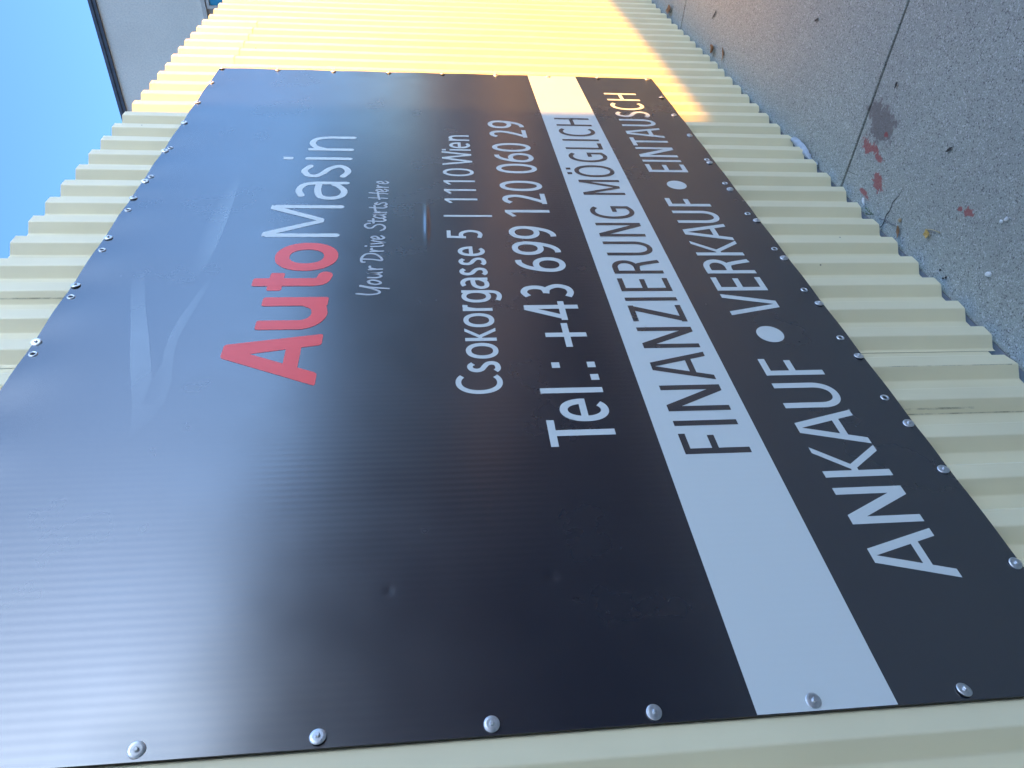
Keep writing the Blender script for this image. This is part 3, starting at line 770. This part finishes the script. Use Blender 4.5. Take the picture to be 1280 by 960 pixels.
def pebble(x, y, rx, ry, rz, rot, mat, label, name='pebble', seed=0, group=None):
    rr = random.Random(seed); s = MB(); vs = []; nu, nv = 9, 6
    for j in range(nv + 1):
        ph = math.pi*j/nv
        for i in range(nu):
            t = 2*math.pi*i/nu; k = 1 + rr.uniform(-.22, .22)
            vs.append((rx*k*math.sin(ph)*math.cos(t), ry*k*math.sin(ph)*math.sin(t), rz*math.cos(ph)))
    s.add(vs, [(j*nu+i, j*nu+(i+1) % nu, (j+1)*nu+(i+1) % nu, (j+1)*nu+i) for j in range(nv) for i in range(nu)])
    o = s.build(name, mat); o.location = (x, y, rz*.8); o.rotation_euler = (0, 0, rot)
    return tag(o, label, 'stone', group)
lf = leaf('dry_leaf', 2.013, -.086, .030, .026, .6, M_leafy, 'curled yellow dry leaf lying on the paving in front of the fence', .55, seed=1)
stick('dry_stalk', [(2.030, -.094, .004), (2.00, -.108, .006), (1.962, -.118, .003)], .0013, M_straw, 'thin straw-coloured stalk lying against the yellow leaf', 'stalk')
pebble(1.703, -.119, .013, .008, .005, .5, M_pebble, 'angular white stone chip alone on the paving nearest the camera', 'stone_chip', 2)
pebble(1.755, -.263, .006, .005, .004, 0, M_pebble, 'smaller of two tiny white stones lying side by side', seed=3)
pebble(1.742, -.277, .007, .006, .0045, 1, M_pebble, 'larger of two tiny white stones lying side by side', seed=4)
pebble(2.405, -.012, .015, .006, .006, 2.6, M_pebble, 'smooth white oval pebble at the foot of the fence by the red paint', seed=5)
leaf('dry_leaf', 4.265, -.045, .06, .05, .9, M_leafb, 'crumpled brown leaf leaning against the fence foot', .7, seed=6)
leaf('dry_leaf', 4.10, -.066, .07, .018, 1.9, M_leafb, 'narrow reddish brown leaf beside the crumpled one', .6, seed=7)
leaf('dry_leaf', 5.20, -.04, .09, .06, .4, M_leafb, 'farthest brown leaf in the corner between fence and paving', .6, seed=8)
leaf('dry_leaf', 2.148, -.020, .045, .018, 2.2, M_leafb, 'brown leaf strip wedged under the sheet next to the weed', .5, seed=9)
leaf('debris_flake', 2.084, -.342, .030, .009, .9, M_leafd, 'dark elongated flake on the paving beyond the joint', .2, 'debris', seed=10)
leaf('debris_flake', 2.474, -.416, .022, .012, 1.6, M_leafd, 'small black flake beside the sawn joint', .3, 'debris', seed=11)
leaf('debris_flake', 3.174, -.458, .035, .012, .5, M_leafd, 'dark flake high on the far paving slab', .3, 'debris', seed=12)
leaf('debris_flake', 4.36, -.205, .075, .012, .9, M_leafd, 'long dark flake near the second joint', .3, 'debris', seed=13)
pebble(2.17, -.055, .008, .007, .005, .3, simple('tan_stone', (.38, .29, .18), .8, 0, .3, .2, 80), 'small tan pebble near the weed at the fence foot', seed=14)
for (x, y, sd_) in ((1.890, -.022, 15), (1.862, -.008, 16), (1.853, -.017, 17)):
    pebble(x, y, .0042, .003, .0025, sd_, M_leafd, 'dark grit crumb in a hollow of the fence foot, ' + {15: 'farthest', 16: 'middle one', 17: 'nearest'}[sd_] + ' of three', 'grit_crumb', sd_, 'dark grit crumbs by the fence foot')
# weed
wd = empty('weed', (2.327, .006, 0)); tag(wd, 'tiny green weed growing from the fence foot in front of a rib', 'weed')
rw = random.Random(4)
for k in range(4):
    a = rw.uniform(0, 6.28); tip = (.018*math.cos(a) - .004, -.02 + .012*math.sin(a), .028 + .016*rw.random())
    stick('stem', [(0, -.004, 0), (tip[0]*.4, tip[1]*.5, tip[2]*.6), tip], .0008, M_green, parent=wd, n=4)
    for q in range(3):
        s = MB(); t = .45 + .27*q; b_ = Vector(tip) * t; d = Vector((rw.uniform(-1, 1), rw.uniform(-1, .2), rw.uniform(-.2, .8))).normalized() * .012; sd2 = d.cross(Vector((0, 0, 1))).normalized() * .0026
        s.add([b_, b_ + d*.5 + sd2, b_ + d, b_ + d*.5 - sd2], [(0, 1, 2, 3)]); s.build('leaf', M_green, wd)
# crumpled plastic strip lying along the foot of the fence
pl = MB(); n1, n2 = 26, 7; rp_ = random.Random(9); vs = []
for i in range(n1):
    u = i/(n1-1); x = 3.06 - .27*u; yc = .004 + .010*u; hw_ = .020*(math.sin(math.pi*min(1, u*1.15+.12))**.6 if u < .9 else .35)
    for j in range(n2):
        v = j/(n2-1)*2-1
        vs.append((x + rp_.uniform(-.002, .002), yc + v*hw_, .003 + .016*(1-v*v) + rp_.uniform(0, .006)))
pl.add(vs, [(i*n2+j, i*n2+j+1, (i+1)*n2+j+1, (i+1)*n2+j) for i in range(n1-1) for j in range(n2-1)])
tag(pl.build('plastic_strip', M_plastic, smooth=True), 'crumpled bluish white plastic strip tucked along the foot of the fence', 'litter')
tw = stick('twig', [(2.275, -.006, .006), (2.235, -.022, .006), (2.205, -.020, .004), (2.18, -.030, .004)], .0016, M_footing, 'bent pale grey twig at the foot of the fence under the weed', 'twig')
